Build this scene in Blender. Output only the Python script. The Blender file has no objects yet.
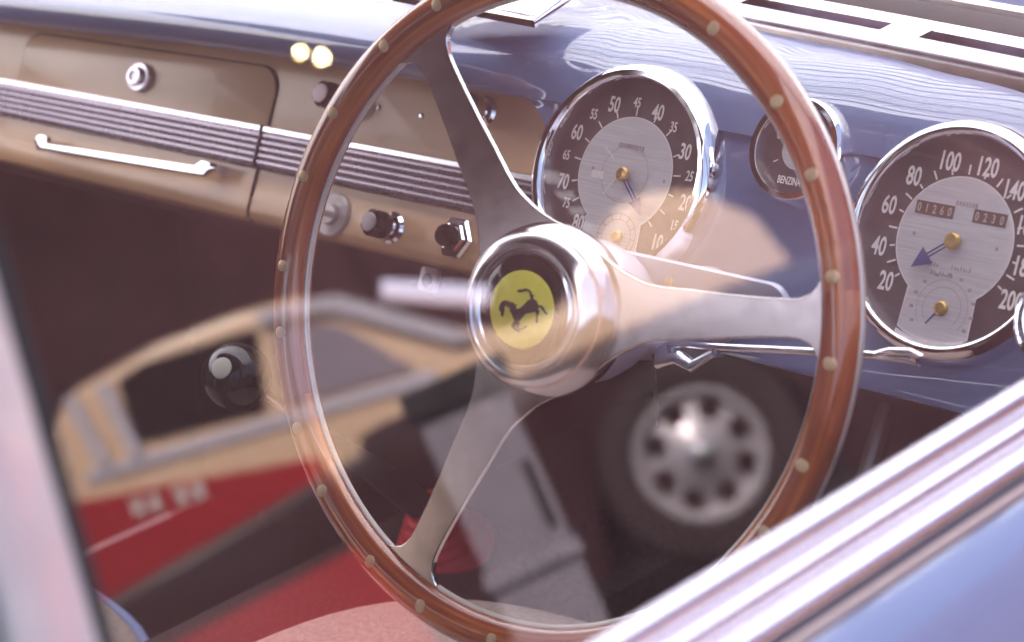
import bpy, bmesh, math, random
from mathutils import Vector, Matrix, noise
random.seed(7)
R = math.radians
sc = bpy.context.scene
col = sc.collection

# ------------------------------------------------------------------ camera
CAM = Vector((1.1493, -0.9186, 1.3909))
right = Vector((0.75074, 0.65871, -0.04985))
down = Vector((0.19019, -0.28780, -0.93862))
fwd = Vector((-0.63263, 0.69518, -0.34134))
cd = bpy.data.cameras.new('camera')
camo = bpy.data.objects.new('camera', cd)
col.objects.link(camo)
mw = Matrix.Identity(4)
for i in range(3):
    mw[i][0] = right[i]; mw[i][1] = -down[i]; mw[i][2] = -fwd[i]; mw[i][3] = CAM[i]
camo.matrix_world = mw
cd.sensor_width = 36
cd.lens = 36 * 2329 / 1024
cd.clip_start = 0.02
cd.clip_end = 500
cd.dof.use_dof = True
cd.dof.focus_distance = 1.44
cd.dof.aperture_fstop = cd.lens / 1000 / 0.0120
sc.camera = camo

# ------------------------------------------------------------------ light
SUN_AZ, SUN_EL = R(222), R(50)         # compass azimuth from +Y towards +X
world = bpy.data.worlds.new("World"); sc.world = world
world.use_nodes = True
wn = world.node_tree.nodes; wl = world.node_tree.links
bg = wn.get('Background') or wn.new('ShaderNodeBackground')
sky = wn.new('ShaderNodeTexSky'); sky.sky_type = 'NISHITA'
sky.sun_disc = False
sky.sun_elevation = SUN_EL; sky.sun_rotation = SUN_AZ
sky.dust_density = 3.0
wl.new(sky.outputs[0], bg.inputs[0]); bg.inputs[1].default_value = 0.10
sd = bpy.data.lights.new('sun', 'SUN'); sd.energy = 4.5; sd.angle = R(0.5); sd.color = (1, .95, .88)
so = bpy.data.objects.new('sun', sd); col.objects.link(so)
sdir = Vector((math.sin(SUN_AZ) * math.cos(SUN_EL), math.cos(SUN_AZ) * math.cos(SUN_EL), math.sin(SUN_EL)))
so.rotation_euler = (-sdir).to_track_quat('-Z', 'Y').to_euler()
so.location = (0, 0, 20)
sc.view_settings.view_transform = 'Standard'
sc.view_settings.look = 'None'
sc.view_settings.exposure = 2.35
sc.view_settings.gamma = 1.0

# ------------------------------------------------------------------ materials
def mat(name, c, rough=.5, metal=0., coat=0., var=0., vscale=40., bump=0., bscale=200., rvar=0., spec=.5, stretch=None, cior=1.5):
    m = bpy.data.materials.new(name); m.use_nodes = True
    nt = m.node_tree; b = nt.nodes['Principled BSDF']
    b.inputs['Base Color'].default_value = (*c, 1)
    b.inputs['Roughness'].default_value = rough
    b.inputs['Metallic'].default_value = metal
    b.inputs['Specular IOR Level'].default_value = spec
    if coat:
        b.inputs['Coat Weight'].default_value = coat; b.inputs['Coat Roughness'].default_value = .03; b.inputs['Coat IOR'].default_value = cior
    if var or rvar or bump:
        tc = nt.nodes.new('ShaderNodeTexCoord')
        mp = nt.nodes.new('ShaderNodeMapping')
        if stretch: mp.inputs['Scale'].default_value = stretch
        nt.links.new(tc.outputs['Object'], mp.inputs['Vector'])
    if var or rvar:
        n = nt.nodes.new('ShaderNodeTexNoise'); n.inputs['Scale'].default_value = vscale; n.inputs['Detail'].default_value = 6
        nt.links.new(mp.outputs[0], n.inputs['Vector'])
    if var:
        rp = nt.nodes.new('ShaderNodeValToRGB')
        rp.color_ramp.elements[0].position = .3; rp.color_ramp.elements[1].position = .7
        rp.color_ramp.elements[0].color = (*[x * (1 - var) for x in c], 1)
        rp.color_ramp.elements[1].color = (*[min(1, x * (1 + var)) for x in c], 1)
        nt.links.new(n.outputs['Fac'], rp.inputs[0]); nt.links.new(rp.outputs[0], b.inputs['Base Color'])
    if rvar:
        mr = nt.nodes.new('ShaderNodeMapRange')
        mr.inputs['To Min'].default_value = max(0, rough - rvar); mr.inputs['To Max'].default_value = rough + rvar
        nt.links.new(n.outputs['Fac'], mr.inputs['Value']); nt.links.new(mr.outputs[0], b.inputs['Roughness'])
    if bump:
        n2 = nt.nodes.new('ShaderNodeTexNoise'); n2.inputs['Scale'].default_value = bscale; n2.inputs['Detail'].default_value = 5
        nt.links.new(mp.outputs[0], n2.inputs['Vector'])
        bp = nt.nodes.new('ShaderNodeBump'); bp.inputs['Strength'].default_value = bump; bp.inputs['Distance'].default_value = .002
        nt.links.new(n2.outputs['Fac'], bp.inputs['Height']); nt.links.new(bp.outputs[0], b.inputs['Normal'])
    return m

def glass_mat(name, fac_min, fac_max, tint=(1, 1, 1), rough=0.0, haze=0.):
    m = bpy.data.materials.new(name); m.use_nodes = True
    nt = m.node_tree
    for n in list(nt.nodes): nt.nodes.remove(n)
    out = nt.nodes.new('ShaderNodeOutputMaterial')
    tr = nt.nodes.new('ShaderNodeBsdfTransparent'); tr.inputs[0].default_value = (*tint, 1)
    gl = nt.nodes.new('ShaderNodeBsdfGlossy'); gl.inputs['Roughness'].default_value = rough
    lw = nt.nodes.new('ShaderNodeLayerWeight'); lw.inputs['Blend'].default_value = .5
    mr = nt.nodes.new('ShaderNodeMapRange'); mr.inputs['To Min'].default_value = fac_min; mr.inputs['To Max'].default_value = fac_max
    mx = nt.nodes.new('ShaderNodeMixShader')
    nt.links.new(lw.outputs['Facing'], mr.inputs['Value'])
    nt.links.new(mr.outputs[0], mx.inputs[0]); nt.links.new(tr.outputs[0], mx.inputs[1]); nt.links.new(gl.outputs[0], mx.inputs[2])
    if haze:
        # uneven pink haze painted into the pane to lift the dark tones behind it
        tc = nt.nodes.new('ShaderNodeTexCoord'); mp = nt.nodes.new('ShaderNodeMapping'); mp.inputs['Scale'].default_value = (4, 5, 2.2); mp.inputs['Rotation'].default_value = (.5, 0, 0)
        nz = nt.nodes.new('ShaderNodeTexNoise'); nz.inputs['Scale'].default_value = 3.0; nz.inputs['Detail'].default_value = 6; nz.inputs['Distortion'].default_value = 1.2
        m2 = nt.nodes.new('ShaderNodeMapRange'); m2.inputs['From Min'].default_value = .3; m2.inputs['From Max'].default_value = .7
        m2.inputs['To Min'].default_value = haze * .75; m2.inputs['To Max'].default_value = haze * 1.25
        df = nt.nodes.new('ShaderNodeBsdfDiffuse'); df.inputs[0].default_value = (.90, .56, .60, 1)
        tl = nt.nodes.new('ShaderNodeBsdfTranslucent'); tl.inputs[0].default_value = (.90, .56, .60, 1)
        ma = nt.nodes.new('ShaderNodeMixShader'); mb = nt.nodes.new('ShaderNodeMixShader')
        nt.links.new(tc.outputs['Object'], mp.inputs[0]); nt.links.new(mp.outputs[0], nz.inputs['Vector']); nt.links.new(nz.outputs['Fac'], m2.inputs['Value'])
        nt.links.new(df.outputs[0], ma.inputs[1]); nt.links.new(tl.outputs[0], ma.inputs[2])
        nt.links.new(m2.outputs[0], mb.inputs[0]); nt.links.new(mx.outputs[0], mb.inputs[1]); nt.links.new(ma.outputs[0], mb.inputs[2])
        nt.links.new(mb.outputs[0], out.inputs[0])
    else:
        nt.links.new(mx.outputs[0], out.inputs[0])
    return m

def wood_mat():
    m = mat('varnished_mahogany', (.22, .055, .02), .22, coat=1.0)
    nt = m.node_tree; b = nt.nodes['Principled BSDF']
    uv = nt.nodes.new('ShaderNodeUVMap'); uv.uv_map = 'grain'
    mp = nt.nodes.new('ShaderNodeMapping'); mp.inputs['Scale'].default_value = (7, 230, 1)
    n = nt.nodes.new('ShaderNodeTexNoise'); n.inputs['Scale'].default_value = 1.0; n.inputs['Detail'].default_value = 7; n.inputs['Distortion'].default_value = .6
    mp2 = nt.nodes.new('ShaderNodeMapping'); mp2.inputs['Scale'].default_value = (4, 60, 1)
    n2 = nt.nodes.new('ShaderNodeTexNoise'); n2.inputs['Scale'].default_value = 1.0; n2.inputs['Detail'].default_value = 3
    ad = nt.nodes.new('ShaderNodeMath'); ad.operation = 'MULTIPLY_ADD'; ad.inputs[1].default_value = .55
    rp = nt.nodes.new('ShaderNodeValToRGB')
    e = rp.color_ramp.elements
    e[0].position = .44; e[0].color = (.085, .015, .006, 1)
    e[1].position = .98; e[1].color = (.62, .19, .036, 1)
    k = e.new(.74); k.color = (.30, .062, .014, 1)
    nt.links.new(uv.outputs[0], mp.inputs[0]); nt.links.new(mp.outputs[0], n.inputs['Vector'])
    nt.links.new(uv.outputs[0], mp2.inputs[0]); nt.links.new(mp2.outputs[0], n2.inputs['Vector'])
    nt.links.new(n.outputs['Fac'], ad.inputs[0]); nt.links.new(n2.outputs['Fac'], ad.inputs[2])
    nt.links.new(ad.outputs[0], rp.inputs[0]); nt.links.new(rp.outputs[0], b.inputs['Base Color'])
    return m

def brushed(name, c, rough, direction):
    return mat(name, c, rough, 1.0, var=.06, vscale=1.0, rvar=.10, stretch=direction)

M = dict(
    blue=mat('slate_blue_paint', (.105, .148, .275), .34, coat=.62, var=.04, vscale=8, cior=2.2, spec=.3),
    doorblue=mat('door_blue_paint', (.15, .165, .285), .35, coat=.6, var=.04, vscale=8),
    beige=mat('beige_paint', (.50, .305, .165), .34, coat=.25, var=.06, vscale=14, bump=.03, bscale=500),
    groove=mat('dark_gap', (.02, .012, .01), .8),
    chrome=mat('chrome', (.83, .82, .85), .06, 1.0, rvar=.03, vscale=60),
    chrome_soft=mat('worn_chrome', (.72, .70, .74), .20, 1.0, rvar=.08, vscale=40),
    beadm=mat('tarnished_bead', (.50, .41, .38), .3, .8),
    sill=mat('dull_chrome', (.53, .495, .56), .22, 1.0, rvar=.08, vscale=40),
    knobface=mat('grey_knob_face', (.20, .155, .165), .3, .5),
    band=mat('aged_chrome_strip', (.27, .235, .275), .28, 1.0, rvar=.08, vscale=40),
    band_dark=mat('dark_enamel_rib', (.055, .040, .060), .45, .3),
    alu=mat('brushed_aluminium', (.50, .43, .45), .17, 1.0, var=.08, vscale=1.0, rvar=.07, stretch=(90, 90, 900)),
    alu_edge=mat('polished_aluminium', (.88, .87, .86), .12, 1.0),
    core=mat('satin_aluminium_core', (.84, .78, .70), .36, .55),
    wood=wood_mat(),
    brass=mat('brass_rivet', (.62, .45, .26), .40, .4, var=.12, vscale=300),
    black=mat('black_plastic', (.008, .006, .007), .06, coat=0., spec=.36),
    dial=mat('dark_dial', (.055, .036, .040), .55, var=.2, vscale=80),
    plate=mat('silver_dial_plate', (.50, .47, .48), .42, .35, var=.12, vscale=1.0, stretch=(30, 1400, 30)),
    ink=mat('cream_lettering', (.62, .56, .53), .6, var=.12, vscale=500),
    window=mat('brown_counter', (.085, .045, .038), .5),
    digits=mat('faded_digits', (.40, .32, .27), .6),
    fine=mat('plate_print', (.30, .25, .25), .6),
    needle=mat('blue_needle', (.035, .045, .16), .4),
    gold=mat('brass_boss', (.45, .29, .10), .35, .7, var=.15, vscale=400),
    yellow=mat('yellow_enamel', (.88, .76, .09), .30, coat=.5, var=.04, vscale=200),
    yink=mat('black_enamel', (.016, .013, .014), .4),
    carpet=mat('brown_carpet', (.056, .029, .026), .95, var=.35, vscale=300, bump=.5, bscale=700),
    mat=mat('tan_lit_carpet', (.26, .19, .14), .95, var=.2, vscale=60, bump=.6, bscale=500),  # lit tone of the carpet given as a lighter tan
    trimdark=mat('dark_trim_board', (.044, .017, .017), .8, var=.2, vscale=20),
    seat=mat('oatmeal_seat_cloth', (.48, .37, .32), .9, var=.16, vscale=260, bump=.8, bscale=420),
    piping=mat('blue_piping', (.20, .25, .45), .6),
    rubber=mat('black_rubber', (.018, .016, .018), .7, var=.2, vscale=60),
    redboot=mat('red_leather', (.75, .035, .045), .45, var=.15, vscale=60),
    greyhousing=mat('grey_blue_enamel', (.42, .43, .54), .35, coat=.4),
    knobcap=mat('ivory_cap', (.50, .48, .40), .35),
    ghost=mat('clear_bakelite', (.30, .24, .23), .3, coat=.5),
    cream=mat('cream_paint', (.80, .52, .36), .3, coat=.6, var=.03, vscale=4),
    paletrim=mat('pale_lilac_trim', (.66, .58, .68), .3, coat=.4),
    lilacglass=mat('lilac_car_window', (.34, .27, .34), .25, coat=.5),
    redpaint=mat('red_paint', (.44, .016, .024), .3, coat=.6, var=.05, vscale=4),
    darkpaint=mat('dark_car_paint', (.044, .013, .016), .35, coat=.2),
    windowdark=mat('dark_car_window', (.030, .011, .012), .25),
    tyre=mat('tyre_rubber', (.030, .014, .015), .8, var=.2, vscale=30),
    wheelsilver=mat('silver_wheel', (.44, .38, .42), .38, .4, var=.06, vscale=20),
    white=mat('white_lettering', (.75, .72, .70), .5),
    wall=mat('dark_brick_wall', (.080, .028, .032), .9, var=.35, vscale=1.2, bump=.3, bscale=20),
    ground=mat('dark_asphalt', (.055, .045, .045), .9, var=.3, vscale=5, bump=.5, bscale=200),
    post=mat('grey_painted_steel', (.28, .235, .285), .5, var=.08, vscale=12),
    pillar=mat('lavender_chrome_sheen', (.54, .50, .53), .3, .35, coat=.5, var=.06, vscale=20),  # pale reflections of the chrome upright put into its base colour
    rearcloth=mat('dark_rear_upholstery', (.075, .045, .042), .9, var=.1, vscale=30),
    liner=mat('brown_headlining', (.13, .095, .09), .9, var=.06, vscale=30),
    batten=mat('grey_batten', (.07, .075, .12), .7),
    glass=glass_mat('window_glass', .055, .235, (.95, .94, .96), haze=.034),
    gaugeglass=glass_mat('gauge_glass', .012, .14),
    screen=glass_mat('windscreen_glass', .03, .5),
)
def emis(name, c, s):
    m = bpy.data.materials.new(name); m.use_nodes = True; nt = m.node_tree
    b = nt.nodes['Principled BSDF']; b.inputs['Base Color'].default_value = (*c, 1)
    b.inputs['Emission Color'].default_value = (*c, 1); b.inputs['Emission Strength'].default_value = s
    return m
M['tube'] = emis('glowing_white_bar', (.80, .76, 1.0), .62)  # glow of the added bar behind the pale reflected streak
M['bulb'] = emis('lit_warm_bulb', (1.0, .78, .36), 60.0)
def translucent():
    m = bpy.data.materials.new('translucent_white_sheet'); m.use_nodes = True; nt = m.node_tree
    for n in list(nt.nodes): nt.nodes.remove(n)
    out = nt.nodes.new('ShaderNodeOutputMaterial')
    t = nt.nodes.new('ShaderNodeBsdfTranslucent'); t.inputs[0].default_value = (.88, .89, .93, 1)
    d = nt.nodes.new('ShaderNodeBsdfDiffuse'); d.inputs[0].default_value = (.85, .85, .86, 1)
    mx = nt.nodes.new('ShaderNodeMixShader'); mx.inputs[0].default_value = .12
    nt.links.new(t.outputs[0], mx.inputs[1]); nt.links.new(d.outputs[0], mx.inputs[2]); nt.links.new(mx.outputs[0], out.inputs[0])
    return m
M['sheet'] = translucent()

# ------------------------------------------------------------------ helpers
def tag(o, label=None, cat=None, group=None, kind=None):
    if label: o['label'] = label
    if cat: o['category'] = cat
    if group: o['group'] = group
    if kind: o['kind'] = kind
    return o

WM = {}
def empty(name, loc, label, cat, group=None):
    o = bpy.data.objects.new(name, None); o.empty_display_size = .05
    col.objects.link(o); o.location = loc
    WM[o.name] = Matrix.Translation(Vector(loc))
    return tag(o, label, cat, group)

def obj(name, bm, mats, parent=None, W=None, smooth=True, auto=35):
    """link a bmesh as one object; W is its world matrix"""
    me = bpy.data.meshes.new(name)
    bmesh.ops.recalc_face_normals(bm, faces=bm.faces[:])
    if smooth:
        for f in bm.faces: f.smooth = True
        lim = R(auto)
        for e in bm.edges:
            if len(e.link_faces) == 2 and e.calc_face_angle(0) > lim: e.smooth = False
    bm.to_mesh(me); bm.free()
    for m in (mats if isinstance(mats, (list, tuple)) else [mats]): me.materials.append(m)
    o = bpy.data.objects.new(name, me); col.objects.link(o)
    W = W or Matrix.Identity(4)
    if parent:
        o.parent = parent
        o.matrix_parent_inverse = Matrix.Identity(4)
        o.matrix_basis = WM[parent.name].inverted() @ W
    else:
        o.matrix_basis = W
    WM[o.name] = W
    return o

def B(): return bmesh.new()

def box(bm, lo, hi, bev=0., seg=2, mi=0, T=None):
    r = bmesh.ops.create_cube(bm, size=1)
    vs = r['verts']
    for v in vs:
        v.co = Vector([lo[i] + (v.co[i] + .5) * (hi[i] - lo[i]) for i in range(3)])
    fs = list({f for v in vs for f in v.link_faces})
    if bev:
        es = list({e for f in fs for e in f.edges})
        q = bmesh.ops.bevel(bm, geom=es, offset=bev, segments=seg, affect='EDGES', profile=.6)
        vs = list({v for f in q['faces'] for v in f.verts} | {v for v in vs if v.is_valid})
        fs = list({f for v in vs for f in v.link_faces})
    for f in fs: f.material_index = mi
    if T: bmesh.ops.transform(bm, matrix=T, verts=vs)
    return vs

def lathe(bm, prof, c=(0, 0, 0), n=96, mi=0, T=None, rx=1., ry=1.):
    """prof: (r, h) pairs revolved about local z"""
    rings = []; made = []
    for r, h in prof:
        if r < 1e-6:
            v = bm.verts.new((c[0], c[1], c[2] + h)); rings.append([v]); made.append(v)
        else:
            ring = [bm.verts.new((c[0] + rx * r * math.cos(2 * math.pi * i / n), c[1] + ry * r * math.sin(2 * math.pi * i / n), c[2] + h)) for i in range(n)]
            rings.append(ring); made += ring
    for a, b in zip(rings, rings[1:]):
        if len(a) == 1 and len(b) == 1: continue
        for i in range(n):
            j = (i + 1) % n
            if len(a) == 1: f = bm.faces.new((a[0], b[i], b[j]))
            elif len(b) == 1: f = bm.faces.new((a[i], a[j], b[0]))
            else: f = bm.faces.new((a[i], a[j], b[j], b[i]))
            f.material_index = mi
    if T: bmesh.ops.transform(bm, matrix=T, verts=made)
    return made

def tube(bm, pts, r, n=16, mi=0, caps=True, T=None, flat=1.):
    pts = [Vector(p) for p in pts]; rings = []; made = []
    rs = r if isinstance(r, (list, tuple)) else [r] * len(pts)
    up = None
    for i, p in enumerate(pts):
        t = (pts[min(i + 1, len(pts) - 1)] - pts[max(i - 1, 0)]).normalized()
        if up is None:
            up = Vector((0, 0, 1)) if abs(t.z) < .9 else Vector((0, 1, 0))
        a = (up - t * up.dot(t)).normalized(); b = t.cross(a); up = a
        ring = [bm.verts.new(p + rs[i] * (a * math.cos(2 * math.pi * k / n) * flat + b * math.sin(2 * math.pi * k / n))) for k in range(n)]
        rings.append(ring); made += ring
    for A, C in zip(rings, rings[1:]):
        for k in range(n):
            f = bm.faces.new((A[k], A[(k + 1) % n], C[(k + 1) % n], C[k])); f.material_index = mi
    if caps:
        for q in (rings[0][::-1], rings[-1]):
            f = bm.faces.new(q); f.material_index = mi
    if T: bmesh.ops.transform(bm, matrix=T, verts=made)
    return made

def prism(bm, pts, z0, z1, mi=0, T=None, bev=0., seg=2):
    """extrude a 2-D outline from z0 to z1"""
    vs = [bm.verts.new((x, y, z0)) for x, y in pts]
    f = bm.faces.new(vs)
    q = bmesh.ops.extrude_face_region(bm, geom=[f])
    top = [v for v in q['geom'] if isinstance(v, bmesh.types.BMVert)]
    for v in top: v.co.z = z1
    allv = vs + top
    if bev:
        tf = [g for g in q['geom'] if isinstance(g, bmesh.types.BMFace)][0]
        r = bmesh.ops.bevel(bm, geom=list(tf.edges), offset=bev, segments=seg, affect='EDGES', profile=.5)
        allv = list({v for v in allv if v.is_valid} | {v for ff in r['faces'] for v in ff.verts})
    for ff in {g for v in allv for g in v.link_faces}: ff.material_index = mi
    if T: bmesh.ops.transform(bm, matrix=T, verts=allv)
    return allv

def rrect(x0, y0, x1, y1, r, n=6):
    out = []
    for cx, cy, a in ((x1 - r, y1 - r, 0), (x0 + r, y1 - r, 90), (x0 + r, y0 + r, 180), (x1 - r, y0 + r, 270)):
        for i in range(n + 1):
            t = R(a + 90 * i / n); out.append((cx + r * math.cos(t), cy + r * math.sin(t)))
    return out

_txt = {}
def text(bm, s, x, y, z, h, sx=.72, rot=0., mi=0, depth=.0003):
    """lettering of cap height h centred on (x, y), lying in the local xy plane"""
    if s not in _txt:
        cu = bpy.data.curves.new('lettering', 'FONT'); cu.body = s; cu.align_x = 'CENTER'; cu.align_y = 'CENTER'
        cu.resolution_u = 4; cu.offset = .022
        to = bpy.data.objects.new('lettering', cu); col.objects.link(to)
        bpy.context.view_layer.update()
        me = bpy.data.meshes.new_from_object(to.evaluated_get(bpy.context.evaluated_depsgraph_get()))
        bpy.data.objects.remove(to); bpy.data.curves.remove(cu)
        _txt[s] = me
    me = _txt[s]
    ys = [v.co.y for v in me.vertices]; xs = [v.co.x for v in me.vertices]
    k = h / (max(ys) - min(ys)); cx = (max(xs) + min(xs)) / 2; cy = (max(ys) + min(ys)) / 2
    n0 = len(bm.verts)
    bm.from_mesh(me); bm.verts.ensure_lookup_table()
    c, s_ = math.cos(rot), math.sin(rot)
    for v in bm.verts[n0:]:
        a = (v.co.x - cx) * k * sx; b = (v.co.y - cy) * k
        v.co = Vector((x + a * c - b * s_, y + a * s_ + b * c, z))
    for f in bm.faces:
        if f.verts[0].index >= n0 or f.verts[0].index == -1: f.material_index = mi

def frame(origin, ex, ey, ez):
    m = Matrix.Identity(4)
    for i in range(3):
        m[i][0] = ex[i]; m[i][1] = ey[i]; m[i][2] = ez[i]; m[i][3] = origin[i]
    return m

# dash plane frame: x along the dash, y up its reclined face, z out towards the seats
ND = Vector((0, .905, -.426)).normalized()
PD = Vector((.2353, .205, .9597))
MD = frame(PD, Vector((1, 0, 0)), Vector((0, -ND.z, ND.y)), -ND)
# steering wheel frame: z towards the driver
NWv = Vector((-.0647, .9491, -.3084)).normalized()
UX = Vector((.9696, .1329, .2056)); UX = (UX - NWv * UX.dot(NWv)).normalized()
UY = (-NWv).cross(UX)
WHEEL = Vector((.33, 0, .95)) + NWv * .0108
MWH = frame(WHEEL, UX, UY, -NWv)

def star(w): return None

# ------------------------------------------------------------------ setting
bm = B(); box(bm, (-60, -60, -.3), (60, 60, 0))
tag(obj('ground', bm, M['ground']), 'dark asphalt ground under the cars', 'ground', kind='structure')

def az_frame(dist, az=47, z=0.):
    a = R(az); o = Vector((.052 + dist * math.sin(a), -.919 + dist * math.cos(a), z))
    # local x runs towards smaller azimuth (image right in the pane), y up, z towards the viewer
    return frame(o, Vector((-math.cos(a), math.sin(a), 0)), Vector((0, 0, 1)), Vector((-math.sin(a), -math.cos(a), 0)))

# dark wall behind the neighbouring cars
bm = B(); box(bm, (-13, 0, -.4), (12, 8.5, 0))
for k in range(-13, 12, 3): box(bm, (k, 0, .001), (k + .35, 8.3, .12), .01)
tag(obj('brick_wall', bm, M['wall'], None, az_frame(19), smooth=False), 'tall dark brown wall behind the row of neighbouring cars', 'wall')

# translucent slatted canopy over the parked car
cano = empty('slatted_canopy', (-3, 2, 3.1), 'white translucent slatted canopy above the windscreen of the blue car', 'canopy')
bm = B(); bmb = B()
y = -6.0
while y < 13:
    wdt = .40 + .05 * math.sin(y * 3.1)
    bm.faces.new([bm.verts.new(v) for v in ((-13, y + .005, 3.1), (1.8, y + .005, 3.1), (1.8, y + wdt + .004, 3.1), (-13, y + wdt + .004, 3.1))])
    box(bmb, (-13, y + wdt - .022, 3.04), (1.8, y + wdt + .026, 3.098))
    y += wdt
obj('sheet_panels', bm, M['sheet'], cano, smooth=False)
obj('battens', bmb, M['batten'], cano, smooth=False)
for px, py in ((1.75, -5.5), (1.75, 12.5), (-12.8, -5.5), (-12.8, 12.5)):
    bm = B(); box(bm, (px - .05, py - .05, 0), (px + .05, py + .05, 3.05), .01)
    obj('canopy_post', bm, M['post'], cano, smooth=False)

# ------------------------------------------------------------------ car interior shell
body = empty('vintage_car', (0, .6, .0), 'blue vintage car with chrome sill mouldings and window glass around the beige fascia cabin', 'car')
bm = B(); box(bm, (-.72, -1.2, .30), (.70, 1.0, .33)); obj('floor_pan', bm, M['carpet'], body, smooth=False)
bm = B(); box(bm, (-.80, .62, .29), (.70, .66, 1.02)); obj('bulkhead', bm, M['trimdark'], body, smooth=False)
bm = B(); prism(bm, [(-.19, .331), (.12, .331), (.09, .56), (.03, .60), (-.09, .60), (-.15, .56)], -.619, 1.2)
bmesh.ops.transform(bm, matrix=Matrix(((1, 0, 0, 0), (0, 0, -1, 0), (0, 1, 0, 0), (0, 0, 0, 1))), verts=bm.verts[:])
obj('transmission_tunnel', bm, M['carpet'], body)
bm = B(); box(bm, (-.78, -1.2, .33), (-.721, .62, 1.0), .01); obj('far_door_trim', bm, M['trimdark'], body, smooth=False)
bm = B(); box(bm, (.56, .15, .331), (.70, .62, .90), .01); obj('kick_panel', bm, M['trimdark'], body, smooth=False)
# roof over the cabin, lined in grey cloth
bm = B()
rv = []
for i in range(21):
    u = -1 + i / 10
    rv.append([bm.verts.new((-.085 + .63 * u, yy, 1.40 + dz + .075 * (1 - abs(u) ** 2.6))) for yy, dz in ((-1.45, -.10), (-1.2, -.02), (-.8, .015), (-.3, .02), (-.1, .005), (.05, -.015))])
for a, b in zip(rv, rv[1:]):
    for k in range(5): bm.faces.new((a[k], b[k], b[k + 1], a[k + 1]))
rf = obj('roof', bm, M['liner'], body)
mr_ = rf.modifiers.new('thickness', 'SOLIDIFY'); mr_.thickness = .02
bm = B(); box(bm, (-.70, -1.50, .34), (.62, -1.44, 1.285), .02); obj('rear_bulkhead', bm, M['rearcloth'], body)
bm = B(); prism(bm, [(-1.44, .95), (-.62, .95), (-.60, 1.40), (-1.44, 1.33)], 0, .03); bmesh.ops.transform(bm, matrix=Matrix(((0, 0, 1, .62), (1, 0, 0, 0), (0, 1, 0, 0), (0, 0, 0, 1))), verts=bm.verts[:]); obj('rear_quarter', bm, M['blue'], body)
bm = B(); box(bm, (-.77, -1.44, .95), (-.70, -.55, 1.36), .02); obj('far_quarter', bm, M['rearcloth'], body)
bm = B(); tube(bm, [(.645, .215, .98), (.615, .14, 1.15), (.575, .085, 1.28), (.535, .045, 1.40)], .017, 14, flat=.7); obj('windscreen_pillar', bm, M['doorblue'], body)
for px_, m_ in ((.20, 'rubber'), (.33, 'rubber')):
    bm = B(); box(bm, (px_ - .035, .478, .47), (px_ + .035, .490, .545), .006)
    for k in range(5): box(bm, (px_ - .030, .474, .478 + k * .013), (px_ + .030, .4785, .484 + k * .013), .0015)
    pd = obj('pedal', bm, M[m_], body)
    bm = B(); tube(bm, [(px_, .490, .51), (px_, .53, .60), (px_, .60, .72)], .009, 10); obj('pedal_arm', bm, M['chrome_soft'], pd)
bm = B(); box(bm, (.13, -.15, .3305), (.545, .44, .337), .003); obj('lit_floor_patch', bm, M['mat'], body)  # tan slab stands for the carpet where light falls near the door
# bonnet ahead of the screen
bm = B()
NX, NY = 30, 14
g = [[bm.verts.new((-.85 + 1.7 * i / NX, .50 + 1.4 * j / NY, 1.075 - .14 * ((i / NX - .5) * 2) ** 4 - .10 * (j / NY) ** 2 + .015 * math.sin(math.pi * i / NX))) for j in range(NY + 1)] for i in range(NX + 1)]
for i in range(NX):
    for j in range(NY): bm.faces.new((g[i][j], g[i + 1][j], g[i + 1][j + 1], g[i][j + 1]))
bo = obj('bonnet', bm, M['blue'], body)
md = bo.modifiers.new('thickness', 'SOLIDIFY'); md.thickness = .003

# ------------------------------------------------------------------ dashboard
dash = empty('dashboard', (.0, .22, .80), 'blue and beige painted dashboard with round chrome gauges behind the steering wheel', 'dashboard')
BULGES = [(.2353 + .002, .975, .10, .006), (.2353 + .246, .975, .10, .006), (.2353 + .128, 1.0, .06, .005)]
HOLES = [(.0035, .0012, .0668), (.2475, -.0008, .0668), (.1310, .0350, .0290)]
def smooth01(t): t = max(0., min(1., t)); return t * t * (3 - 2 * t)
RIGHTP = [(.176, .868), (.168, .874), (.1675, .880), (.1955, .94), (.2155, .985), (.2215, .997), (.2270, 1.007), (.2330, 1.016), (.2410, 1.0245), (.2510, 1.031), (.2650, 1.036), (.283, 1.039), (.31, 1.041), (.36, 1.043), (.44, 1.045), (.60, 1.046)]
LEFTP = [(.176, .868), (.168, .874), (.1675, .880), (.1955, .94), (.2020, .985), (.2015, 1.0035), (.1950, 1.0085), (.1930, 1.016), (.1945, 1.0240), (.2015, 1.0305), (.2165, 1.0352), (.2420, 1.0382), (.285, 1.0405), (.345, 1.043), (.44, 1.045), (.60, 1.046)]
def cr(P, t):
    n = len(P) - 1; s = max(0., min(n - 1e-6, t * n)); i = int(s); f = s - i
    p = [P[max(0, min(n, i + k))] for k in (-1, 0, 1, 2)]
    return tuple(.5 * (2 * p[1][a] + (p[2][a] - p[0][a]) * f + (2 * p[0][a] - 5 * p[1][a] + 4 * p[2][a] - p[3][a]) * f * f + (3 * p[1][a] - p[0][a] - 3 * p[2][a] + p[3][a]) * f ** 3) for a in (0, 1))
TL = 5 / 15.     # profile parameter at the lip
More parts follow.
